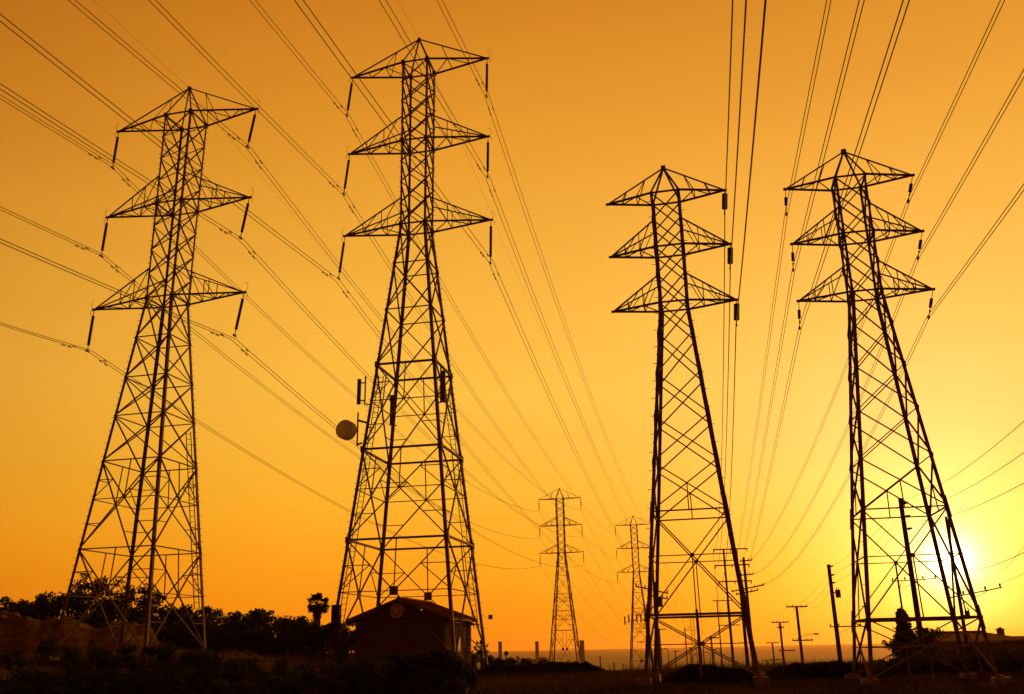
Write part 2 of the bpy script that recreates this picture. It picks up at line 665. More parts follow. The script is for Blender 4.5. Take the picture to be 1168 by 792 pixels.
V = Vector
FA = (16.757, 14.046, 7.040, 1.051, 1.014, 0.996, 5.601, 5.597, 5.732)
FB = (7.414, 5.771, 2.880, .689, .695, .670, 2.889, 2.888, 2.918)
G_T = 'large lattice pylons carrying the twin lines'
p1 = pylon('transmission_pylon', (-23.338, 58.494), -.235, 22.875, FA, 3.167, -.21, (11.638, 6.189),
           'steel lattice pylon at far left of the picture, standing beside the dirt mound', G_T, (20.0, 17.2, 14.6, 11.638),
           leg_w=.18, br=.09, nw=3, ctr_plate=.3, foot_rise=.4, ladder=(2,), ins_l=3.0, swing=(-.12, -.45), plate_rings=(), upper=4)
p2 = pylon('transmission_pylon', (-6.978, 63.147), -.2, 30.168, FA, 4.221, -1.6, (18.985, 12.887, 6.846),
           'tallest steel lattice pylon, straddling the small gabled building, with dish and antennas', G_T,
           (26.9, 23.2, 18.985), leg_w=.21, br=.105, ladder=(2, 0), ins_l=3.45, swing=(-.35, -.08), plate_rings=(0, 1, 2), upper=4)
G_S = 'smaller lattice pylons with three pointed arm levels'
p3 = pylon('transmission_pylon', (7.81, 41.463), -.224, 15.431, FB, 2.307, -1.5, (5.501, 1.175),
           'lattice pylon right of centre with ribbed insulators on its right arms only', G_S,
           (13.85, 11.85, 9.8, 7.7, 5.501), leg_w=.15, br=.08, ins='disc', ins_l=1.26, swing=(-.1, -.12), sides='R',
           upper=2, horns=False, redundant=False, foot=.6)
p4 = pylon('transmission_pylon', (16.189, 39.49), -.1994, 15.021, FB, 2.336, -1.627, (5.126, .79),
           'lattice pylon nearest the setting sun at the right', G_S,
           (13.4, 11.4, 9.4, 7.3, 5.126), leg_w=.145, br=.075, ins='thin', ins_l=1.32, swing=(-.1, -.37),
           upper=2, horns=False, redundant=False, foot=.6)
FAR = dict(leg_w=.28, br=.13, upper=4, bolts=False, mats=('steel2', 'steel2'))
p5 = pylon('transmission_pylon', (11.8, 245), -.2, 23.3, FA, 3.95, ground(11.8, 245), (13, 8.8, 4),
           'distant lattice pylon in full view beside the wide smokestack', 'distant lattice pylons', (20.6, 17.6, 13), ins_l=3.2, **FAR)
p6 = pylon('transmission_pylon', (36, 285), -.2, 21.0, FA, 3.9, ground(36, 285), (10.5, 6, 1),
           'distant lattice pylon carrying a row of panel antennas', 'distant lattice pylons', (18.2, 15, 10.5), ins_l=3.2, **FAR)
p7 = pylon('transmission_pylon', (66, 490), -.2, 1.2, FA, 3.6, ground(66, 490), (-7, ),
           'faint far-off lattice pylon directly behind the one with antennas', 'distant lattice pylons', (-3, -7), ins_l=3.2, **FAR)
p8 = pylon('transmission_pylon', (104, 575), -.2, .8, FA, 3.6, ground(104, 575), (-8, ),
           'faint far-off lattice pylon seen through the base of the pylon right of centre', 'distant lattice pylons', (-4, -8), ins_l=3.2, **FAR)

# ------------------------------------------------------------------ power lines
def catenary(P, Q, sag, n, t0=0.0, t1=1.0):
    out = []
    for i in range(n + 1):
        t = t0 + (t1 - t0) * i / n
        p = P.lerp(Q, t)
        p.z -= 4 * sag * t * (1 - t)
        out.append(p)
    return out

def power_line(label, group, spans, gap=.3, r=.019, dampers=True, spacers=True):
    """spans: list of (P, Q, sag, n); first span starts at the first insulator"""
    P0 = spans[0][0]
    root = empty('power_line', P0, label, 'power line', group)
    d = (spans[-1][1] - P0)
    side = Vector((d.y, -d.x, 0)).normalized()
    offs = (-gap / 2, gap / 2) if gap else (0,)
    for of in offs:
        mb = MB()
        for (P, Q, sag, n) in spans:
            mb.tube([p + side * of - P0 for p in catenary(P, Q, sag, n)], r, 5)
        mb.build('wire', M['cable'], root)
    if dampers:
        for (P, Q, sag, n) in spans[:2]:
            L = (Q - P).length
            for m_ in (1.5, 2.1):
                db = MB()
                p = catenary(P, Q, sag, 1, m_ / L, (m_ + .34) / L)
                for of in (offs if m_ < 2 else offs[:1]):
                    a, c = p[0] + side * of - P0 + Vector((0, 0, -.1)), p[1] + side * of - P0 + Vector((0, 0, -.1))
                    db.tube([a, a.lerp(c, .3)], .038, 6)
                    db.tube([a.lerp(c, .7), c], .038, 6)
                    db.tube([a, c], .014, 4)
                    db.bar(a.lerp(c, .5), a.lerp(c, .5) + Vector((0, 0, .1)), .03)
                db.build('vibration_damper', M['plate'], root)
    return root

V = Vector
A = {
 (1,'L',0): V((-28.9,59.82,34.08)), (1,'L',1): V((-28.96,59.84,27.05)), (1,'L',2): V((-28.96,59.84,19.92)),
 (1,'R',0): V((-18.29,57.29,33.9)), (1,'R',1): V((-18.3,57.29,26.81)), (1,'R',2): V((-18.29,57.28,19.64)),
 (2,'L',0): V((-12.75,64.32,40.72)), (2,'L',1): V((-12.79,64.33,33.79)), (2,'L',2): V((-13.01,64.37,26.55)),
 (2,'R',0): V((-1.6,62.06,41.01)), (2,'R',1): V((-1.58,62.05,33.77)), (2,'R',2): V((-1.4,62.02,26.8)),
 (3,'R',0): V((10.52,40.85,19.94)), (3,'R',1): V((10.52,40.85,17.06)), (3,'R',2): V((10.52,40.85,14.18)),
 (4,'L',0): V((13.25,40.08,19.46)), (4,'L',1): V((13.24,40.08,16.47)), (4,'L',2): V((13.25,40.08,13.72)),
 (4,'R',0): V((18.68,38.99,19.52)), (4,'R',1): V((18.65,38.99,16.6)), (4,'R',2): V((18.66,38.99,13.71))}
def tips(X, Y, yaw, zl, ins=3.2):
    c, s = math.cos(yaw), math.sin(yaw)
    o = {}
    for k, (dz, L) in enumerate(((FA[1], FA[6]), (FA[2], FA[7]), (0, FA[8]))):
        for sd, sg in (('L', -1), ('R', 1)):
            o[sd, k] = V((X + sg * c * L, Y + sg * s * L, zl + dz - ins))
    return o
T5, T6, T7, T8 = tips(11.8, 245, -.2, 23.3), tips(36, 285, -.2, 21.0), tips(66, 490, -.2, 1.2), tips(104, 575, -.2, .8)
lev = ('top', 'middle', 'lowest')
sdn = dict(L='left', R='right')
names = {1: 'far left pylon', 2: 'tallest pylon', 3: 'pylon right of centre', 4: 'pylon nearest the sun'}
PREV = {1: (V((-55.96, -250, 6.6)), 8.4), 2: (V((-55.04, -250, 9.9)), 7.2)}
for t_, nxt, nn, in ((1, T5, T7), (2, T6, T8)):
    for sd in 'LR':
        for k in range(3):
            P = A[t_, sd, k]
            off, sg = PREV[t_]
            power_line('twin wires on the %s %s insulator of the %s' % (lev[k], sdn[sd], names[t_]), 'twin power lines on the large pylons',
                       [(P, P + off, sg, 90), (P, nxt[sd, k], 5.4, 60), (nxt[sd, k], nn[sd, k], 6.5, 40)], gap=.34, r=.021)
    ap = V((-23.338, 58.494, 22.875 + 16.76)) if t_ == 1 else V((-6.978, 63.147, 30.168 + 16.76))
    ap2 = V((11.8, 245, 23.3 + 16.76)) if t_ == 1 else V((36, 285, 21 + 16.76))
    power_line('thin single wire over the peak of the %s' % names[t_], 'thin ground wires', [(ap, ap + PREV[t_][0], 5.5, 90), (ap, ap2, 4.0, 60)],
               gap=0, r=.008, dampers=False)
ends3 = [V((33.42, 160, 14.8)), V((33.35, 160, 12.25)), V((33.71, 160, 9.65))]
e3n = [V((63.0, 300, 12.9)), V((63.2, 300, 10.0)), V((63.5, 300, 7.2))]
for k in range(3):
    P = A[3, 'R', k]
    power_line('single thick wire on the %s ribbed insulator right of centre' % lev[k], 'single wires on ribbed insulators',
               [(P, P + V((-30.5, -150, 8.64)), 4.75, 80), (P, ends3[k], 4.3, 50), (ends3[k], e3n[k], 3, 30)], gap=0, r=.026, dampers=False)
ends4 = {('L', 0): (at(842, 627, 160), .4), ('L', 1): (at(846, 645, 160), .4), ('L', 2): (at(850, 663, 160), .3),
         ('R', 0): (at(857, 640, 145), 2.0), ('R', 1): (at(856, 656, 145), 3.2), ('R', 2): (at(864, 667.5, 145), 2.9)}
for sd in 'LR':
    for k in range(3):
        P = A[4, sd, k]
        off, sg = (V((-29.47, -150, 1.0)), 1.5) if sd == 'L' else (V((-32.19, -150, 2.3)), 2.55)
        Q, s2 = ends4[sd, k]
        power_line('twin wires through the %s %s insulator of the pylon nearest the sun' % (lev[k], sdn[sd]), 'twin power lines on the sunward pylon',
                   [(P, P + off, sg, 80), (P, Q, s2, 50)], gap=.13, r=.015, dampers=False)

# ------------------------------------------------------------------ antennas on the tallest pylon
def leg_point(k, z, X=-6.978, Y=63.147, yaw=-.2, zl=30.168, wl=.996, wb=4.221, zb=-1.6):
    w = wl + (wb - wl) * (zl - z) / (zl - zb)
    c, s = math.cos(yaw), math.sin(yaw)
    lx, ly = CORN[k][0] * w, CORN[k][1] * w
    return V((X + c * lx - s * ly, Y + s * lx + c * ly, z))
pos = leg_point(0, 14.3)
c = V((-.99, .2, 0)) * 1.35
d_root = empty('microwave_dish', pos, 'round drum microwave dish beside the left leg of the tallest pylon', 'dish')
mb = MB()
dc = c + V((0, -.1, 0))
dd = V((-.34, -.93, .05)).normalized()
mb.tube([dc - dd * .34, dc - dd * .3, dc + dd * .26, dc + dd * .3], [.45, .66, .66, .62], 28)
part(mb, 'drum', M['dish'], d_root)
mb = MB()
pm = c + V((.75, .05, 0))
mb.tube([pm + V((0, 0, -1.1)), pm + V((0, 0, 1.25))], .055, 8)
part(mb, 'mounting_pole', M['steel'], d_root)
mb = MB()
mb.bar(pm + V((0, 0, .7)), V((.05, 0, .45)), .2, .14)
mb.bar(pm + V((0, 0, -1.0)), V((-.22, 0, -.95)), .1)
mb.bar(dc - dd * .3, pm, .16)
part(mb, 'bracket', M['steel'], d_root)
def panel_antenna(px, py, Y, h, w, label, brk):
    p = at(px, py, Y)
    r = empty('panel_antenna', p, label, 'antenna', 'panel antennas on the tallest pylon')
    mb = MB(); mb.box((0, 0, 0), w, w * .6, h); part(mb, 'panel', M['plate'], r)
    mb = MB(); mb.tube([V((brk * .55, 0, -h * .5)), V((brk * .55, 0, h * .62))], .05, 6)
    for z in (-.35, .35):
        mb.bar(V((0, 0, z * h)), V((brk * .55, 0, z * h)), .07)
    mb.bar(V((brk * .55, 0, -h * .5)), V((brk * 1.15, .1, -h * .5)), .07)
    part(mb, 'bracket', M['steel'], r)
    return r
panel_antenna(409.5, 447, 59.8, 1.75, .24, 'panel antenna standing clear on the left just above the round dish', .75)
panel_antenna(505.5, 441, 59.8, 2.2, .3, 'panel antenna against the right front leg of the tallest pylon', -.3)
panel_antenna(447, 468, 63.6, 2.2, .26, 'panel antenna inside the lattice at the left rear leg of the tallest pylon', .3)
p = at(559.5, 704, 66.5)
r = empty('floodlight', p, 'small square floodlight box just right of the tallest pylon near its foot', 'floodlight')
mb = MB(); mb.box((0, 0, 0), .28, .2, .3); part(mb, 'lamp_box', M['plate'], r)
mb = MB(); mb.bar((-.14, 0, 0), (-.72, -.3, 0), .02); part(mb, 'bracket', M['steel'], r)
# cabinet on the left front leg
p = at(383, 716, 57.8)
r = empty('equipment_cabinet', (p.x, p.y, p.z - 1.2), 'tall dark equipment cabinet fixed at the left leg of the tallest pylon', 'cabinet')
mb = MB(); mb.box((0, 0, 1.2), .48, .42, 2.5, -.2); part(mb, 'cabinet_body', M['bark'], r)
mb = MB(); mb.box((0, 0, 2.49), .54, .48, .05, -.2); part(mb, 'cap', M['bark'], r)
# antennas on distant pylon 6
for i in range(6):
    q = at(712.6 + i * 4.6, 706 - i * .12 + (2 if i == 0 else 0), 281)
    r = empty('panel_antenna', q, 'small panel antenna in the row on the distant pylon, number %d from the left' % (i + 1) if False else
              ('leftmost and lowest-hanging panel antenna in the row on the distant pylon' if i == 0 else 'small panel antenna in the row on the distant pylon'), 'antenna',
              'antenna row on the distant pylon')
    mb = MB(); mb.box((0, 0, 0), .38, .3, 2.3); part(mb, 'panel', M['plate'], r)
    mb = MB(); mb.bar((0, .2, -.6), (1.3, .2, -.6), .12); part(mb, 'bracket', M['steel2'], r)

# ------------------------------------------------------------------ building under the pylon
YB = 59.8
fl = at(402.5, 708, YB)
bw, bd, wh = 6.0, 6.6, 3.45
az = -.2
ex, ey = V((math.cos(az), math.sin(az), 0)), V((-math.sin(az), math.cos(az), 0))
bz = -1.6
ctr = V((fl.x, fl.y, 0)) + ex * bw / 2
b_root = empty('utility_building', (ctr.x, ctr.y, bz), 'low gabled building with tiled roof under the tallest pylon', 'building', None, az)
ze = fl.z - bz
zr = at(453, 686.5, YB).z - bz
mb = MB()
x0, x1, y0, y1 = -bw / 2 + .12, bw / 2 - .12, .15, bd
mb.v = [V(p) for p in ((x0, y0, -.3), (x1, y0, -.3), (x1, y1, -.3), (x0, y1, -.3), (x0, y0, ze), (x1, y0, ze), (x1, y1, ze), (x0, y1, ze),
                       (0, y0, zr - .1), (0, y1, zr - .1))]
mb.f = [(0, 1, 5, 8, 4), (1, 2, 6, 5), (2, 3, 7, 9, 6), (3, 0, 4, 7)]
part(mb, 'wall', M['shedwall'], b_root)
mb = MB()
ov, th = .32, .14
ya, yb2 = -.25, bd + .3
for sg in (-1, 1):
    X = bw / 2 + ov
    zz = ze - (zr - ze) * ov / (bw / 2)
    i = len(mb.v)
    mb.v += [V(p) for p in ((0, ya, zr + .02), (sg * X, ya, zz), (sg * X, yb2, zz), (0, yb2, zr + .02),
                            (0, ya, zr + th), (sg * X, ya, zz + th), (sg * X, yb2, zz + th), (0, yb2, zr + th))]
    mb.f += [(i, i + 1, i + 2, i + 3), (i + 4, i + 7, i + 6, i + 5), (i, i + 4, i + 5, i + 1), (i + 1, i + 5, i + 6, i + 2), (i + 2, i + 6, i + 7, i + 3)]
    n_ = 22
    for q in range(n_):     # tile courses
        yq = ya + (yb2 - ya) * (q + .5) / n_
        mb.tube([V((sg * .04, yq, zr + th + .01)), V((sg * X, yq, zz + th + .01))], .07, 5)
mb.tube([V((0, ya, zr + th + .04)), V((0, yb2, zr + th + .04))], .11, 6)
rf = part(mb, 'roof', M['roof'], b_root)
mb = MB(); mb.tube([(0, ya + .1, zr + .1), (0, ya + .1, zr + .22), (0, ya + .1, zr + .36)], [.07, .06, .02], 6); part(mb, 'ridge_finial', M['roof'], rf)
mb = MB()
mb.tube([V((-.15, .16, (ze + zr) / 2 - .02)), V((-.15, -.02, (ze + zr) / 2 - .02))], .46, 24)
vt = part(mb, 'round_vent', M['gutter'], b_root)
mb = MB()
mb.tube([V((-.15, -.015, (ze + zr) / 2 - .02)), V((-.15, -.12, (ze + zr) / 2 - .02))], [.3, .2], 20)
part(mb, 'vent_hood', M['gutter'], vt)
mb = MB()
for i in range(9):
    mb.bar((bw / 2 - .1, .5 + i * .72, ze - .12), (bw / 2 + .26, .5 + i * .72, ze - .28), .08, .12)
part(mb, 'rafter_ends', M['trim'], b_root)
mb = MB()
for i in range(15):
    mb.box((bw / 2 - .1, bd / 2 + .1, .15 + i * .21), .06, bd - .3, .17)
part(mb, 'lap_siding', M['roof2'], b_root)
mb = MB(); mb.box((-bw / 2 + .02, 0.3, 1.5), .02, .02, 2.8)
mb = MB(); mb.box((bw / 2 - .07, 3.2, 1.9), .06, .7, .9); wn = part(mb, 'window', M['trim'], b_root)
mb = MB(); mb.box((bw / 2 - .025, 3.2, 1.9), .03, .56, .76); part(mb, 'pane', M['glass'], wn)
mb = MB(); mb.bar((-1.4, .08, 0), (-1.4, .08, 2.0), .05); part(mb, 'downpipe', M['steel'], b_root)

# ------------------------------------------------------------------ house on the right
YH = 88.0
hl = at(1066, 732, YH)
h_root = empty('house', (hl.x, hl.y, ground(hl.x, hl.y)), 'large hip-roofed house with chimney at the right edge behind the trees', 'house')
g0 = ground(hl.x, hl.y)
ze = hl.z - g0
zr = at(1110, 723, YH).z - g0 + .15
L = 13.0
mb = MB()
mb.box((L / 2 + .1, 4.2, ze / 2 - .5), L - .8, 7.2, ze + 1)
part(mb, 'wall', M['wall'], h_root)
mb = MB()
# main hip roof
def hip(mb, x0, x1, y0, y1, z0, z1, a, b_):
    i = len(mb.v)
    ym = (y0 + y1) / 2
    mb.v += [V(p) for p in ((x0, y0, z0), (x1, y0, z0), (x1, y1, z0), (x0, y1, z0), (x0 + a, ym, z1), (x1 - b_, ym, z1),
                            (x0, y0, z0 - .18), (x1, y0, z0 - .18), (x1, y1, z0 - .18), (x0, y1, z0 - .18))]
    mb.f += [(i, i + 1, i + 5, i + 4), (i + 1, i + 2, i + 5), (i + 2, i + 3, i + 4, i + 5), (i + 3, i, i + 4),
             (i + 6, i + 7, i + 1, i), (i + 7, i + 8, i + 2, i + 1), (i + 8, i + 9, i + 3, i + 2), (i + 9, i + 6, i, i + 3), (i + 9, i + 8, i + 7, i + 6)]
hip(mb, 0, 9.0, 0, 8.4, ze, zr, 1.9, 2.3)
hip(mb, 5.2, 15, 1.2, 9, ze - .12, zr - .42, 2.6, 2.0)
for q in range(7):
    mb.tube([V((.25 + q * .27, 4.2 - 3.9 * (1 - q / 7), ze + (zr - ze) * q / 7 + .05)), V((.5 + q * .27, 4.2, ze + (zr - ze) * (q + .6) / 7 + .03))], .06, 5)
mb.tube([V((1.9, 4.2, zr + .04)), V((6.7, 4.2, zr + .04))], .13, 6)
mb.tube([V((0, 0, ze + .03)), V((1.9, 4.2, zr + .04))], .1, 6)
hr = part(mb, 'roof', M['roof'], h_root)
mb = MB()
mb.box((7.9, 3.6, zr - .3), .5, .5, 1.0)
mb.box((7.9, 3.6, zr + .22), .62, .62, .1)
mb.box((7.9, 3.6, zr + .32), .25, .3, .14)
part(mb, 'chimney', M['wall'], hr)
mb = MB(); mb.bar((2.6, -.1, ze - .1), (6.0, -.1, ze - .1), .13, .13); part(mb, 'gutter', M['gutter'], h_root)
for (wx, wz) in ((1.6, 1.1), (3.9, 1.1), (6.3, 1.1), (9.0, 1.1)):
    mb = MB(); mb.box((wx, .56, wz), 1.0, .12, 1.1); f_ = part(mb, 'window', M['trim'], h_root)
    mb = MB()
    for q in (-1, 1): mb.box((wx + q * .23, .49, wz), .38, .03, .92)
    part(mb, 'pane', M['glass'], f_)
# low row of far buildings seen left of the gabled building
# ------------------------------------------------------------------ power station stacks far off
for (xa, ya_, wpx, Y, lab) in ((570.2, 732, 3.6, 900, 'slim smokestack on the horizon nearest the gabled building'),
                               (612.2, 731.7, 3.6, 900, 'middle one of the smokestacks, slim and pale'),
                               (663.4, 730.6, 4.8, 900, 'wider smokestack on the horizon directly right of the distant pylon')):
    tp = at(xa, ya_, Y)
    rr_ = wpx / 2 / F_PX * Y * .96
    r = empty('smokestack', (tp.x, tp.y, SEA_Z - 4), lab, 'smokestack', 'power station smokestacks')
    H = tp.z - SEA_Z + 4
    mb = MB(); mb.tube([(0, 0, 0), (0, 0, H)], [rr_ * 1.12, rr_], 20); part(mb, 'shaft', M['stack'], r)
    mb = MB(); mb.tube([(0, 0, H - 1.2), (0, 0, H)], rr_ * 1.12, 20, False); part(mb, 'rim', M['stack'], r)
    mb = MB(); mb.bar((rr_ * 1.1, 0, 0), (rr_ * 1.05, 0, H), .4); part(mb, 'ladder', M['steel'], r)
# plant building beside the stacks
tp = at(615, 757, 880)
r = empty('plant_building', (tp.x, tp.y, SEA_Z - 3), 'low flat power station hall below the middle smokestack', 'building')
hh_ = at(615, 752, 880).z - SEA_Z + 3
mb = MB(); mb.box((0, 0, hh_ / 2), 17, 20, hh_); part(mb, 'wall', M['stack'], r)
mb = MB(); mb.box((2, 0, hh_ + .8), 9, 14, 1.6); part(mb, 'roof_plant', M['stack'], r)

# ------------------------------------------------------------------ utility poles
def pole(px, py, Y, label, arms=(), r=.14, base_x=None, arm_w=2.4, extras=(), yawarm=-.1, group='wooden utility poles', twin=0.0, arm_t=.12):
    tp = at(px, py, Y)
    g = ground(tp.x, Y) - .3
    root = empty('utility_pole', (tp.x, tp.y, g), label, 'utility pole', group)
    H = tp.z - g
    lean = V((0, 0, 0))
    if base_x is not None:
        lean = V((base_x, 0, 0))
    polesx = (0,) if not twin else (-twin / 2, twin / 2)
    for q in polesx:
        mb = MB()
        mb.tube([V((q, 0, 0)) + lean, V((q, 0, H))], [r * 1.35, r], 10)
        part(mb, 'pole', M['wood'], root)
    for (dz, w, off, tilt) in arms:
        mb = MB()
        a = V((off - w / 2 * math.cos(yawarm), -w / 2 * math.sin(yawarm) - r, H - dz - w / 2 * tilt))
        c_ = V((off + w / 2 * math.cos(yawarm), w / 2 * math.sin(yawarm) - r, H - dz + w / 2 * tilt))
        mb.bar(a, c_, arm_t, arm_t)
        if not twin:
            mid = (a + c_) / 2
            for e in (a.lerp(c_, .22), a.lerp(c_, .78)):
                mb.bar(e, V((0, -r, H - dz - .7)), .035)
        ar = part(mb, 'crossarm', M['wood'], root)
        mb = MB()
        for q in ((.03, .3, .7, .97) if not twin else (.02, .5, .98)):
            p = a.lerp(c_, q) + V((0, 0, arm_t / 2))
            if twin:
                mb.tube([p, p + V((0, 0, -.6))], [.09, .07], 6)
            else:
                mb.tube([p, p + V((0, 0, .1)), p + V((0, 0, .24))], [.03, .08, .05], 6)
        part(mb, 'insulators', M['porcelain'], ar)
    for e in extras:
        if e[0] == 'side':      # side post insulators
            for dz in e[1]:
                mb = MB()
                mb.bar((0, 0, H - dz), (.22, 0, H - dz), .06)
                mb.tube([(.22, 0, H - dz), (.5, 0, H - dz + .05)], [.1, .06], 8)
                part(mb, 'side_insulator', M['porcelain'], root)
        if e[0] == 'transformer':
            mb = MB()
            s_ = e[2]
            tr_ = e[3] if len(e) > 3 else .27
            mb.tube([(s_, 0, H - e[1] - tr_ * 3), (s_, 0, H - e[1])], tr_, 14)
            mb.tube([(s_ - .1, 0, H - e[1]), (s_ - .1, 0, H - e[1] + .22)], .04, 6)
            mb.tube([(s_ + .1, 0, H - e[1]), (s_ + .1, 0, H - e[1] + .22)], .04, 6)
            mb.bar((0, 0, H - e[1] - .3), (s_, 0, H - e[1] - .3), .1)
            part(mb, 'transformer', M['plate'], root)
        if e[0] == 'lamp':
            mb = MB()
            H2 = H - e[1]
            mb.tube([(0, 0, H2 - .5), (e[2] * .3, 0, H2 - .12), (e[2] * .75, 0, H2)], .045, 6)
            part(mb, 'lamp_arm', M['steel'], root)
            mb = MB()
            mb.tube([(e[2] * .72, 0, H2), (e[2] * .85, 0, H2 - .02), (e[2], 0, H2 - .04)], [.07, .14, .07], 8)
            part(mb, 'lamp_head', M['plate'], root)
    return root, H, tp

pole(1026.7, 568.5, 64, 'tall utility pole with side insulators rising through the sunward pylon', r=.15,
     extras=(('side', (.35, 1.25, 2.1)),))
pole(945, 644, 100, 'utility pole with transformer standing just left of the sunward pylon', r=.19,
     arms=((6.3, 3.2, .9, 0),), extras=(('side', (.2, 1.1, 1.9)), ('transformer', 2.6, .62)), arm_w=3)
mb_ = None
pole(908.4, 691.5, 150, 'utility pole with top crossarm and a street lamp, left of the leaning transformer pole', r=.2,
     arms=((.1, 3.2, 0, 0), (5.1, 3.1, .3, 0)), extras=(('lamp', 4.2, 3.0),), arm_t=.2)
pole(889.3, 709.4, 190, 'utility pole with two crossarms at its top, left of the lamp pole', r=.2,
     arms=((.1, 3.3, 0, 0), (1.1, 1.2, 0, 0), (5.4, 3.0, .8, 0)), arm_t=.2)
pole(880.9, 733, 300, 'short far utility pole standing against the sea beyond the larger poles', r=.24, arms=((.1, 4.0, 0, 0), (5, 3, .5, 0)), arm_t=.26)
pole(874.2, 753, 430, 'farthest tiny utility pole just right of the leg of the pylon right of centre', r=.3, arms=((.1, 4.3, 0, 0),), extras=(('lamp', 1.5, 5.5),), arm_t=.32)
Hp = []
pole(832.5, 626, 160, 'nearer twin-post pole with three wide crossarms behind the pylon right of centre', twin=2.2, r=.16,
     arms=((.1, 5.8, 0, 0), (2.75, 5.8, .05, 0), (5.4, 5.6, .3, 0)), arm_t=.2, yawarm=-.15, group='tall twin-post poles with three crossarms')
pole(823.5, 684.5, 300, 'farther twin-post pole with three crossarms, seen below the nearer one', twin=3.2, r=.18,
     arms=((.2, 5.9, 0, 0), (3.8, 6.0, .9, 0), (7.6, 6.2, 1.6, 0)), arm_t=.26, yawarm=-.15, group='tall twin-post poles with three crossarms')
pole(848, 636, 145, 'pole behind a pylon leg, its slanting crossarms showing either side', r=.2,
     arms=((.5, 1.9, .3, .05), (2.6, 1.9, .3, .05), (4.6, 5.0, .15, .16), (5.2, 3.4, .0, .16)), arm_t=.18, yawarm=-.35)
pole(794.5, 695, 60, 'bare dark pole standing inside the base of the pylon right of centre', r=.085)
pole(848, 703, 60, 'bare dark post close to the right leg of the pylon right of centre', r=.075)
pole(746, 664, 95, 'pole with slanting crossarm and transformer behind the left leg of the pylon right of centre', r=.14,
     arms=((.75, 3.2, -.3, -.25), (1.5, 1.6, .4, -.2)), extras=(('transformer', 1.6, .45),), arm_t=.12)
pole(1079, 590, 62, 'pole against the sun glare with a transformer can and a long slanting crossarm', r=.09,
     arms=((4.9, 3.5, 1.0, .17),), extras=(('transformer', 6.0, .35, .15),), arm_t=.075)
pole(1021, 640, 78, 'slim pole with a level crossarm rising behind the top of the conifer', r=.07,
     arms=((1.55, 3.6, 1.3, 0.04),), arm_t=.075)
for (x, y, Y, lab, am) in (
        (752, 717, 380, 'small far pole with a stubby crossarm left in the group behind the pylon base', 4),
        (781, 716, 420, 'small far pole in the middle of the group behind the pylon base', 0),
        (811, 726, 260, 'far pole with a can on its crossarm in front of the twin-post poles', 3.2),
        (770, 742, 480, 'tiny far pole against the sea near the small lattice pylons', 3),
        (787, 738, 480, 'tiny far pole against the sea left of the can pole', 3),
        (800, 742, 500, 'tiny far pole against the sea beside the substation frames', 0)):
    pole(x, y, Y, lab, r=.24, arms=((.4, am, .4, 0),) if am else (), arm_t=.3, group='far poles behind the pylon base')
for (x, y, Y) in ((794, 747, 470), (806, 745, 470), (758, 741, 450), (818, 741, 470)):
    tp = at(x, y, Y)
    g = ground(tp.x, Y)
    H = tp.z - g
    r = empty('switchyard_frame', (tp.x, tp.y, g), 'small far steel gantry of the switchyard against the sea', 'gantry', 'switchyard gantries')
    for q in (-1.6, 1.6):
        mb = MB(); mb.tube([(q, 0, 0), (q, 0, H - 1), (q * .8, 0, H)], .2, 6); part(mb, 'post', M['steel2'], r)
    mb = MB(); mb.tube([(-1.4, 0, H), (0, 0, H + .5), (1.4, 0, H)], .2, 6); part(mb, 'beam', M['steel2'], r)
tp = at(439.5, 742, 44)
r = empty('thin_post', (tp.x, tp.y, ground(tp.x, tp.y)), 'thin bare stake in the foreground before the gabled building', 'post')
mb = MB(); mb.tube([(0, 0, -.2), (.02, 0, tp.z - ground(tp.x, tp.y))], .03, 6); part(mb, 'shaft', M['wood'], r)
mb = MB(); mb.tube([(.02, 0, tp.z - ground(tp.x, tp.y)), (.02, 0, tp.z - ground(tp.x, tp.y) + .05)], .045, 6); part(mb, 'cap', M['steel'], r)
for (x, y, Y) in ((684.5, 750, 130), (700, 757, 160), (711, 758, 190)):
    tp = at(x, y, Y)
    r = empty('fence_post', (tp.x, tp.y, ground(tp.x, tp.y)), {684.5: 'tallest thin post against the sea right of the third smokestack', 700: 'short middle post against the sea left of the antenna pylon', 711: 'short post nearest the antenna pylon'}[x], 'post', 'thin posts against the sea')
    H = tp.z - ground(tp.x, tp.y)
    mb = MB(); mb.tube([(0, 0, -.2), (0, 0, H)], .07, 6); part(mb, 'shaft', M['wood'], r)
    mb = MB(); mb.box((0, 0, H), .22, .2, .2); part(mb, 'cap', M['wood'], r)

# distribution wires: (label, [points], sags)
def dist(label, pts, sags, r=.014, group='thin distribution wires along the road'):
    P0 = pts[0]
    root = empty('distribution_wire', P0, label, 'wire', group)
    mb = MB()
    for (a, b_), s_ in zip(zip(pts, pts[1:]), sags):
        mb.tube([p - P0 for p in catenary(a, b_, s_, 30)], r, 5)
    mb.build('wire', M['cable'], root)
    return root
for i, (yy, nm) in enumerate(((441, 'highest'), (484, 'middle'), (526, 'lowest'))):
    a = at(1212, yy, 24)
    b_ = at(1033 + i * 1.5, 569 + i * 12.5, 63.9)
    c_ = at(950, 645 + i * 10, 99.9)
    d_ = at(898 + i * 11, 690.5, 149.5)
    e_ = at(882 + i * 7, 708.5, 189.5)
    f_ = at(876 + i * 5, 732.5, 299)
    dist('%s of three wires from the right edge to the tall pole' % nm,
         [a, b_, c_, d_, e_, f_], (.5, .5, 1.2, .5, 1.2), r=.012)
a_, b_, c_ = at(1185, 580, 30), at(1122, 664, 61), at(1035, 659, 77)
dist('wire passing right of the sun above the thick one', [at(1200, 571, 30), b_, c_], (.5, .6), r=.009)
dist('thicker dark wire sloping from the right edge to the slanting crossarm', [at(1200, 613, 30), at(1100, 651, 61), at(1062, 657, 78)], (.25, .2), r=.016)
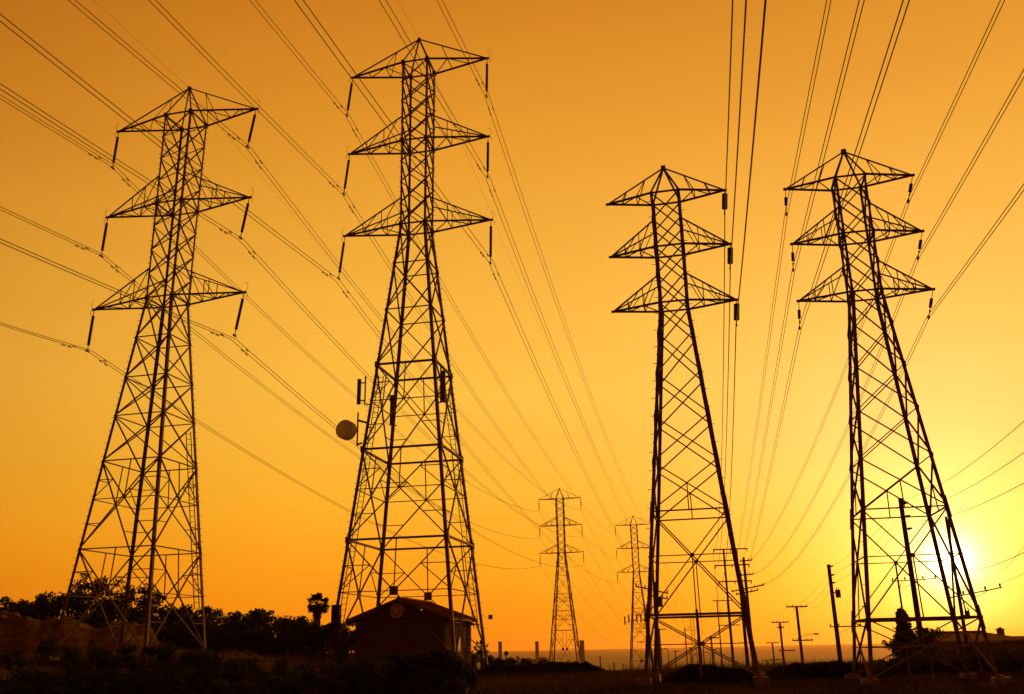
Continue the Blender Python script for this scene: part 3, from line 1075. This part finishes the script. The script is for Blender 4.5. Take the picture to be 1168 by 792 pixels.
dist('lowest wire right of the sun', [at(1200, 633, 30), at(1129, 668, 61), at(1064, 660, 78)], (.2, .5), r=.009)

# ------------------------------------------------------------------ vegetation
def clump(mb, c, rx, ry, rz, n, size):
    for _ in range(n):
        while True:
            p = V((random.uniform(-1, 1), random.uniform(-1, 1), random.uniform(-1, 1)))
            if p.length < 1: break
        q = V((p.x * rx, p.y * ry, p.z * rz)) + c
        mb.leaf(q, size * random.uniform(.5, 1.3), random.uniform(.35, .7))

def tree_mesh(H, Wd, kind, seed, leaf=.13, dens=1.0):
    """returns trunk MB, crown MB in local space; kind: full, open, bare, conifer"""
    random.seed(seed)
    tb, cb = MB(), MB()
    if kind == 'conifer':
        tb.tube([(0, 0, 0), (0.04, 0, H * .5), (0, 0, H * .97)], [.14, .08, .02], 7)
        n = int(34 * dens)
        for i in range(n):
            z = H * (.1 + .88 * i / n)
            w = Wd / 2 * (1 - (z / H) ** 2 * .78) * random.uniform(.6, 1.15)
            for q in range(5):
                a = random.uniform(0, 6.28)
                e = V((math.cos(a) * w, math.sin(a) * w, z + random.uniform(-.1, .25)))
                tb.tube([V((0, 0, z)), e], [.03, .01], 4)
                clump(cb, e * .85 + V((0, 0, z * .15)), w * .33 + .1, w * .33 + .1, .2, 26, leaf)
        return tb, cb
    trunkH = H * (.3 if kind != 'bare' else .22)
    tb.tube([(0, 0, -.3), (.05, .02, trunkH * .6), (-.04, 0, trunkH)], [H * .035, H * .026, H * .022], 8)
    nb = 7 if kind != 'bare' else 9
    tipsl = []
    for i in range(nb):
        a = 6.283 * i / nb + random.uniform(-.4, .4)
        rr_ = Wd / 2 * random.uniform(.35, .8)
        zt_ = H * random.uniform(.55, .93)
        if i == 0: rr_, zt_ = Wd * .06, H * .95
        e = V((math.cos(a) * rr_, math.sin(a) * rr_, zt_))
        s0 = V((0, 0, trunkH * random.uniform(.75, 1)))
        mid = s0.lerp(e, .5) + V((math.cos(a), math.sin(a), -.3)) * rr_ * .2
        tb.tube([s0, mid, e], [H * .015, H * .009, H * .004], 5)
        for j in range(5 if kind != 'bare' else 8):
            t_ = random.uniform(.4, 1)
            b0 = mid.lerp(e, t_)
            b1 = b0 + V((random.gauss(0, 1), random.gauss(0, 1), random.uniform(-.2, 1.1))) * Wd * .12
            tb.tube([b0, b1], [H * .005, H * .0018], 4)
            tipsl.append(b1)
            if kind == 'bare':
                for _ in range(4):
                    b2 = b1 + V((random.gauss(0, 1), random.gauss(0, 1), random.uniform(-.1, 1))) * Wd * .07
                    tb.tube([b1, b2], [H * .0025, H * .0012], 3)
                    tipsl.append(b2)
    if kind == 'bare':
        for p in tipsl:
            if random.random() < .5:
                clump(cb, p, Wd * .05, Wd * .05, Wd * .04, 7, leaf * .7)
    else:
        for p in tipsl:
            s = Wd * random.uniform(.09, .17)
            clump(cb, p, s, s, s * .75, int(60 * dens), leaf)
        if kind == 'full':
            for _ in range(22):
                a = random.uniform(0, 6.28)
                z = H * random.uniform(.05, .74)
                w = Wd * .42 * random.uniform(.2, 1)
                s = Wd * .2
                clump(cb, V((math.cos(a) * w, math.sin(a) * w, z)), s, s, s * .8, int(95 * dens), leaf)
    return tb, cb

def place_tree(px, top, Y, wpx, kind, label, group, seed, name='broadleaf_tree', m='leafd', leaf=.13, dens=1.0, cat='tree'):
    tp = at(px, top, Y)
    g = ground(tp.x, Y)
    H = tp.z - g
    Wd = wpx / F_PX * Y * .96
    tb, cb = tree_mesh(H, Wd, kind, seed, leaf, dens)
    r = empty(name, (tp.x, tp.y, g), label, cat, group)
    part(tb, 'trunk', M['bark'], r)
    part(cb, 'crown', M[m], r)
    return r
TG = 'trees behind the dirt mound'
TREES = [
 (4, 684, 97, 34, 'open', 'loose-crowned tree at the left edge above the mound'),
 (27, 682, 100, 36, 'full', 'rounded tree second from the left edge above the mound'),
 (50, 677, 96, 40, 'full', 'dense tree left of the left leg of the far left pylon'),
 (78, 668, 98, 42, 'full', 'dense tree behind the left leg of the far left pylon'),
 (92, 662, 103, 30, 'bare', 'sparse tree showing bare twigs left of the highest crown'),
 (110, 657, 98, 40, 'full', 'highest tree of the dark clump behind the far left pylon'),
 (132, 668, 95, 40, 'full', 'dark tree just right of the highest crown'),
 (146, 667, 102, 30, 'bare', 'sparse tree with bare twigs right of the highest crown'),
 (163, 672, 98, 36, 'full', 'tree behind the centre of the far left pylon'),
 (172, 664, 104, 22, 'bare', 'twiggy bare tree standing just left of the thick middle leg of the far left pylon'),
 (184, 690, 95, 34, 'full', 'low dark tree right of the thick middle leg of the far left pylon'),
 (209, 690, 96, 34, 'full', 'low dark tree inside the right side of the far left pylon'),
 (232, 693, 98, 32, 'open', 'loose low tree at the right leg of the far left pylon'),
 (256, 703, 97, 34, 'full', 'low bushy tree just right of the far left pylon'),
 (277, 699, 95, 32, 'open', 'round open tree midway between the far left pylon and the palm'),
 (298, 699, 97, 34, 'full', 'dark tree with a domed top midway to the palm'),
 (320, 705, 100, 34, 'bare', 'brushy twiggy tree left of the palm'),
 (338, 706, 96, 36, 'full', 'rounded bush-like tree immediately left of the palm'),
]
for i, (x, y, Y, w, k, lab) in enumerate(TREES):
    place_tree(x, y, Y, w * 1.3, 'full' if k == 'open' and i else k, lab, TG, 100 + i, leaf=.17, dens=.8, m='leafd' if i % 3 else 'leaf', name='bare_tree' if k == 'bare' else 'broadleaf_tree')

for i in range(17):
    x = 2 + i * 22.5 + random.uniform(-4, 4)
    Y = 88 + random.uniform(-3, 3)
    place_tree(x, 722 + random.uniform(-9, 8) + (-6 if x < 240 else 4), Y, 46, 'full', 'dark rounded bush in the thicket below the trees at left',
               'bushes in the thicket at left', 700 + i, name='bush', leaf=.15, dens=.65, cat='bush')
# fan palms
def palm(px, top, Y, hpx, label, nf=26, trunk_r=.2, dead=True, seed=5, fan=1.0):
    random.seed(seed)
    tp = at(px, top, Y)
    g = ground(tp.x, Y)
    H = tp.z - g
    R_ = hpx / F_PX * Y
    zc = H - R_ * .75
    r = empty('fan_palm', (tp.x, tp.y, g), label, 'palm tree', 'palms')
    mb = MB(); mb.tube([(0, 0, -.2), (.05, 0, zc * .5), (0, 0, zc)], [trunk_r * 1.2, trunk_r, trunk_r * .9], 10); part(mb, 'trunk', M['bark'], r)
    mb = MB()
    for i in range(nf):
        a = random.uniform(0, 6.283)
        el = random.uniform(-.7, 1.5)
        d = V((math.cos(a) * math.cos(el), math.sin(a) * math.cos(el), math.sin(el)))
        c0 = V((0, 0, zc))
        L_ = R_ * random.uniform(.45, .62)
        hub = c0 + d * L_
        mb.tube([c0, hub], .018, 4)
        side = d.cross(V((0, 0, 1))).normalized()
        if random.random() < .5: side = (side + d.cross(side) * .6).normalized()
        for q in range(15):
            f = -1.25 + 2.5 * q / 14
            dr = (d * math.cos(f) + side * math.sin(f)).normalized()
            l2 = R_ * random.uniform(.34, .46) * (1 - .25 * abs(f))
            e = hub + dr * l2 + V((0, 0, -.22 * R_ * random.random()))
            n_ = dr.cross(d.cross(side)).normalized() * .055 * R_
            i0 = len(mb.v)
            m_ = hub.lerp(e, .5)
            mb.v += [hub, m_ + n_, e, m_ - n_]
            mb.f.append((i0, i0 + 1, i0 + 2, i0 + 3))
    part(mb, 'fronds', M['leafd'], r)
    if dead:
        mb = MB()
        for i in range(260):
            a = random.uniform(0, 6.283)
            z = zc - random.uniform(0, R_ * 1.1)
            rr_ = R_ * .5 * (1 - (zc - z) / (R_ * 1.7)) * random.uniform(.6, 1.1)
            p = V((math.cos(a) * trunk_r, math.sin(a) * trunk_r, z))
            e = V((math.cos(a) * rr_, math.sin(a) * rr_, z - R_ * .22))
            mb.bar(p, e, .07, .03)
        part(mb, 'dead_skirt', M['bark'], r)
    return r
palm(363, 677, 96, 15.5, 'fan palm standing out against the sky left of the gabled building', nf=60, trunk_r=.28)
palm(549, 731, 75, 11, 'small palm beside the right foot of the tallest pylon', nf=18, trunk_r=.12, dead=False, seed=7)
palm(591, 749, 110, 8, 'tiny palm between the first two smokestacks', nf=14, trunk_r=.12, dead=False, seed=8)
# lollipop tree on the horizon
def ball(px, top, Y, wpx, label, seed, name='round_tree', tall=True):
    return place_tree(px, top, Y, wpx, 'full', label, 'small round trees on the horizon', seed, name=name, leaf=.12, dens=.45)
tp = at(577.3, 742.5, 120)
g = ground(tp.x, 120)
r = empty('round_tree', (tp.x, tp.y, g), 'tiny clipped ball tree on a thin stem just right of the first smokestack', 'tree')
mb = MB(); mb.tube([(0, 0, 0), (0, 0, tp.z - g - .3)], .05, 6); part(mb, 'trunk', M['bark'], r)
random.seed(3); mb = MB(); clump(mb, V((0, 0, tp.z - g - .3)), .27, .27, .3, 260, .08); part(mb, 'crown', M['leafd'], r)
BT = 'small bushes on the crest between the tallest pylon and the distant pylon'
for i, (x, y, Y, w, lab) in enumerate((
        (538, 745, 82, 16, 'bush at the right foot of the tallest pylon beneath the small palm'),
        (556, 749, 84, 14, 'low bush between the pylon foot and the first smokestack'),
        (570, 751, 86, 14, 'low bush at the foot of the first smokestack'),
        (582, 751, 88, 12, 'low bush under the tiny ball tree'),
        (600, 751, 90, 12, 'low bush left of the middle smokestack'),
        (622, 754, 90, 16, 'low bush left of the foot of the distant pylon'),
        (645, 757, 90, 16, 'low bush across the foot of the distant pylon'))):
    place_tree(x, y, Y, w * 1.3, 'full', lab, BT, 300 + i, name='bush', leaf=.1, dens=.35, cat='bush')
# bushes left of the building
for i, (x, y, Y, w, lab) in enumerate((
        (356, 712, 90, 30, 'wide low bush around the foot of the fan palm'),
        (378, 715, 88, 28, 'wide bush between the fan palm and the tallest pylon'),
        (396, 712, 85, 26, 'bush filling the gap between the pylon leg and the gabled building'))):
    place_tree(x, y, Y, w * 1.3, 'full', lab, 'bushes left of the gabled building', 340 + i, name='bush', leaf=.14, dens=.8, cat='bush')
# right side
place_tree(1027.8, 697, 70, 24, 'conifer', 'ragged narrow conifer with a bare top left of the house', None, 400, name='conifer', leaf=.11, dens=1.8)
place_tree(1046, 721, 72, 44, 'full', 'dense rounded tree touching the right side of the ragged conifer', None, 401, leaf=.1, dens=1.6)
place_tree(1026, 724, 71, 32, 'full', 'low shrubby tree at the left foot of the ragged conifer', None, 402, leaf=.09, dens=.6)
for i, (x, y, Y, w, lab) in enumerate((
        (1075, 759, 66, 34, 'dark bush under the left eave of the house'),
        (1104, 758, 64, 40, 'dark bush before the middle of the house wall'),
        (1134, 756, 62, 40, 'dark bush between the house and the right leg of the sunward pylon'),
        (1164, 750, 60, 42, 'tallest dark bush at the right edge before the house'),
        (1052, 757, 66, 30, 'low dark bush right of the conifer foot'),
        (1003, 763, 66, 26, 'low dark bush left of the conifer foot'))):
    place_tree(x, y, Y, w * 1.3, 'full', lab, 'dark bushes before the house', 420 + i, name='bush', leaf=.09, dens=1.0, cat='bush')

# hedges
def hedge(x0, x1, Y, top, depth, label, seed, leaf=.07, n=7000, wob=.12, bulk=True, xpts=None):
    random.seed(seed)
    a, c_ = at(x0, 760, Y), at(x1, 760, Y)
    L_ = (c_ - a).length
    r = empty('hedge', (a.x, Y, ground(a.x, Y)), label, 'hedge', 'low hedges along the crest')
    g = r.location.z
    mb = MB()
    for _ in range(n):
        u = random.random() * L_
        gg = ground(a.x + u, Y) - g
        h = (top + wob * 1.6 * noise.noise(V((u * .5, seed, 0))) + wob * 1.1 * noise.noise(V((u * 2.7, seed, 5)))) * min(1, .25 + u / 1.6, .25 + (L_ - u) / 1.6)
        z = gg + h * (1 - random.random() ** 1.6)
        y = random.uniform(-depth / 2, depth / 2)
        mb.leaf(V((u, y, z)), leaf * random.uniform(.6, 1.4))
    part(mb, 'foliage', M['leafd'], r)
    sb = MB()
    for q in range(int(L_ / .5)):
        x = q * .5 + random.uniform(-.1, .1)
        gg = ground(a.x + x, Y) - g
        sb.tube([V((x, 0, gg - .1)), V((x + random.uniform(-.15, .15), random.uniform(-.2, .2), gg + top * .8))], [.03, .01], 4)
    part(sb, 'stems', M['bark'], r)
    return r
hedge(758, 870, 43, .62, 1.1, 'dark trimmed hedge running behind the foot of the pylon right of centre', 1, n=14000)
hedge(868, 1010, 45, .6, 1.1, 'dark hedge between the two smaller pylons below the utility poles', 2, n=15000)
hedge(1000, 1175, 47, .62, 1.3, 'ragged dark hedge under the sunward pylon and the house', 3, n=16000, wob=.3)
hedge(540, 690, 62, .62, 1.0, 'dark hedge along the crest right of the tallest pylon', 4, n=17000)

# dry grass fringe seen against the light
def grass(name, x0, x1, ya, yb, n, h, m, seed):
    random.seed(seed)
    mb = MB()
    for _ in range(n):
        Y = random.uniform(ya, yb)
        x = random.uniform(x0, x1) + random.gauss(0, 2.5)
        g = ground(x, Y)
        hh = h * random.uniform(.3, 1.3)
        dx, dy = random.gauss(0, .25) * hh, random.gauss(0, .25) * hh
        w = .012
        i = len(mb.v)
        mb.v += [V((x - w, Y, g - .03)), V((x + w, Y, g - .03)), V((x + dx, Y + dy, g + hh))]
        mb.f.append((i, i + 1, i + 2))
    return tag(mb.build(name, m), 'thin dry grass over the ground', None, None, 'stuff')
g_ = grass('grass', -4, 34, 30, 66, 34000, .16, M['dry'], 20)
g_ = grass('tall_grass', 8, 36, 52, 66, 9000, .5, M['dry'], 21)
g_ = grass('weeds', -40, 0, 34, 66, 9000, .4, M['dry'], 22)

# low shrubs in the foreground field (copies of three shrubs)
def shrub_proto(seed, H, Wd, m, leaf, n):
    random.seed(seed)
    r = empty('shrub', (0, 0, 0), 'low dark leafy shrub in the planted field', 'shrub')
    tb, cb = MB(), MB()
    for i in range(9):
        a = random.uniform(0, 6.28)
        e = V((math.cos(a) * Wd * .35 * random.random() ** .5, math.sin(a) * Wd * .35, H * random.uniform(.6, 1)))
        tb.tube([V((0, 0, -.1)), e * .5 + V((0, 0, .05)), e], [.02, .014, .006], 4)
        clump(cb, e * .85, Wd * .2, Wd * .2, H * .22, n // 9, leaf)
    clump(cb, V((0, 0, H * .4)), Wd * .45, Wd * .45, H * .4, n // 2, leaf)
    for i in range(14):     # shoots that catch the light
        a = random.uniform(0, 6.28)
        b0 = V((math.cos(a) * Wd * .3 * random.random(), math.sin(a) * Wd * .3 * random.random(), H * .8))
        b1 = b0 + V((random.gauss(0, .08), random.gauss(0, .08), H * random.uniform(.15, .4)))
        tb.tube([b0, b1], [.008, .003], 3)
        for q in range(4):
            cb.leaf(b0.lerp(b1, .4 + .2 * q), leaf * .8)
    part(tb, 'stems', M['bark'], r)
    part(cb, 'foliage', M[m], r)
    return r
protos = [shrub_proto(501, .95, 1.5, 'leafd', .06, 900), shrub_proto(502, .8, 1.3, 'leaf', .055, 800), shrub_proto(503, 1.15, 1.6, 'leafd', .065, 950)]
random.seed(77)
spots = []
for row, Y in enumerate((35.5, 37.5, 39.6, 42, 44.6, 47.5, 50.6, 54)):
    xl = at(20, 760, Y).x
    xr = at(520 if Y < 48 else 440, 770, Y).x
    if 44 < Y < 50.7: xl = at(85, 760, Y).x
    n_ = int((xr - xl) / 1.45)
    for i in range(n_ + 1):
        spots.append((xl + (xr - xl) * i / n_ + random.uniform(-.35, .35), Y + random.uniform(-.5, .5)))
used = [False] * 3
for (x, y) in spots:
    k = random.randrange(3)
    if used[k]:
        o = copy_tree(protos[k])
    else:
        o = protos[k]
        used[k] = True
    o.location = (x, y, ground(x, y) - .05)
    o.rotation_euler = (0, 0, random.uniform(0, 6.28))
    s_ = random.uniform(.75, 1.12)
    o.scale = (s_, s_, s_ * random.uniform(.8, 1.1))
    o['group'] = 'low shrubs of the foreground field'
# the larger, looser bush before the right leg of the tallest pylon
for (x, top, Y, w, lab, sd_) in ((508, 744, 38, 66, 'large loose bush with stray twigs in the foreground below the right front leg', 601),
                            (462, 752, 37, 60, 'broad dark bush in the foreground before the gabled building', 602),
                            (415, 757, 37.5, 60, 'low broad bush in the foreground below the cabinet', 603)):
    place_tree(x, top, Y, w, 'full', lab, 'large foreground bushes', sd_, name='bush', leaf=.055, dens=1.5, cat='bush')
# dry planting rows further back on the left
def rows(seed):
    random.seed(seed)
    mb = MB()
    for _ in range(11000):
        Y = random.choice((58, 62, 66.5)) + random.gauss(0, .5)
        x = random.uniform(-40, -11)
        g = ground(x, Y)
        h = .45 + .35 * noise.noise(V((x * .6, Y, 2)))
        mb.leaf(V((x, Y, g + h * random.random())), .07, .4)
    return tag(mb.build('ground_cover', M['straw']), 'dry brushy ground cover in rows', None, None, 'stuff')
rows(8)

# ------------------------------------------------------------------ dirt mound
def mound(name, x0, x1, y0, y1, tops, label, seed):
    nx_, ny_ = 110, 40
    mb = MB()
    cx, cy = (x0 + x1) / 2, (y0 + y1) / 2
    for j in range(ny_ + 1):
        for i in range(nx_ + 1):
            x = x0 + (x1 - x0) * i / nx_
            v_ = j / ny_
            y = y0 + (y1 - y0) * v_
            # height profile along x
            t = i / nx_ * (len(tops) - 1)
            a = int(min(t, len(tops) - 2))
            f = t - a
            f = f * f * (3 - 2 * f)
            h = tops[a] * (1 - f) + tops[a + 1] * f
            prof = sstep(0, .55, v_) * (1 - sstep(.7, 1, v_))
            nn = noise.fractal(V((x * .45, y * .45, seed)), 1.0, 2.1, 5)
            gul = abs(noise.noise(V((x * .9 + y * .35, y * .12, seed + 3))))
            hh = h * prof * (1 + .14 * nn) + (nn * .22 - gul * .75) * prof * min(1, h)
            mb.v.append(V((x, y, ground(x, y) - .12 + hh)))
    for j in range(ny_):
        for i in range(nx_):
            a = j * (nx_ + 1) + i
            mb.f.append((a, a + 1, a + nx_ + 2, a + nx_ + 1))
    return tag(mb.build(name, M['heap'], None, (cx, cy, ground(cx, cy)), smooth=True), label, 'mound')
mound('dirt_mound', -52, -30, 64, 80, [3.9, 3.8, 4.0, 3.7, 3.6, 3.5, 3.2, 3.0, 2.3, 0], 'bare eroded dirt mound at the left edge behind the far left pylon', 1)
mound('dirt_mound', -33.8, -27.2, 67, 82, [0, 2.4, 2.9, 2.6, 1.3, 0], 'smaller dirt mound with a sharp shoulder right of the large one', 7)

# potted nursery plants, bottom left
for i, (x, lab) in enumerate(((3, 'potted sapling with pale stake at the left edge of the picture'), (12, 'middle potted sapling with pale stake at bottom left'),
                              (21, 'rightmost potted sapling with pale stake at bottom left'))):
    p = at(x, 771, 44)
    g = ground(p.x, 44)
    r = empty('potted_sapling', (p.x, 44, g), lab, 'potted plant', 'potted saplings at bottom left')
    mb = MB(); mb.tube([(0, 0, 0), (0, 0, .42), (0, 0, .45)], [.17, .22, .24], 12); part(mb, 'pot', M['pot'], r)
    mb = MB(); mb.tube([(.04, 0, .3), (.1 - .1 * i, 0, 1.2)], .028, 6); part(mb, 'stake', M['stake'], r)
    random.seed(900 + i); mb = MB()
    for q in range(5): clump(mb, V((random.gauss(0, .14), random.gauss(0, .14), .95 + random.uniform(0, .7))), .2, .2, .18, 90, .05)
    part(mb, 'foliage', M['leafd'], r)

S.render.engine = 'CYCLES'
try:
    S.cycles.max_bounces = 6
    S.cycles.volume_bounces = 0
    S.cycles.transparent_max_bounces = 8
except Exception:
    pass
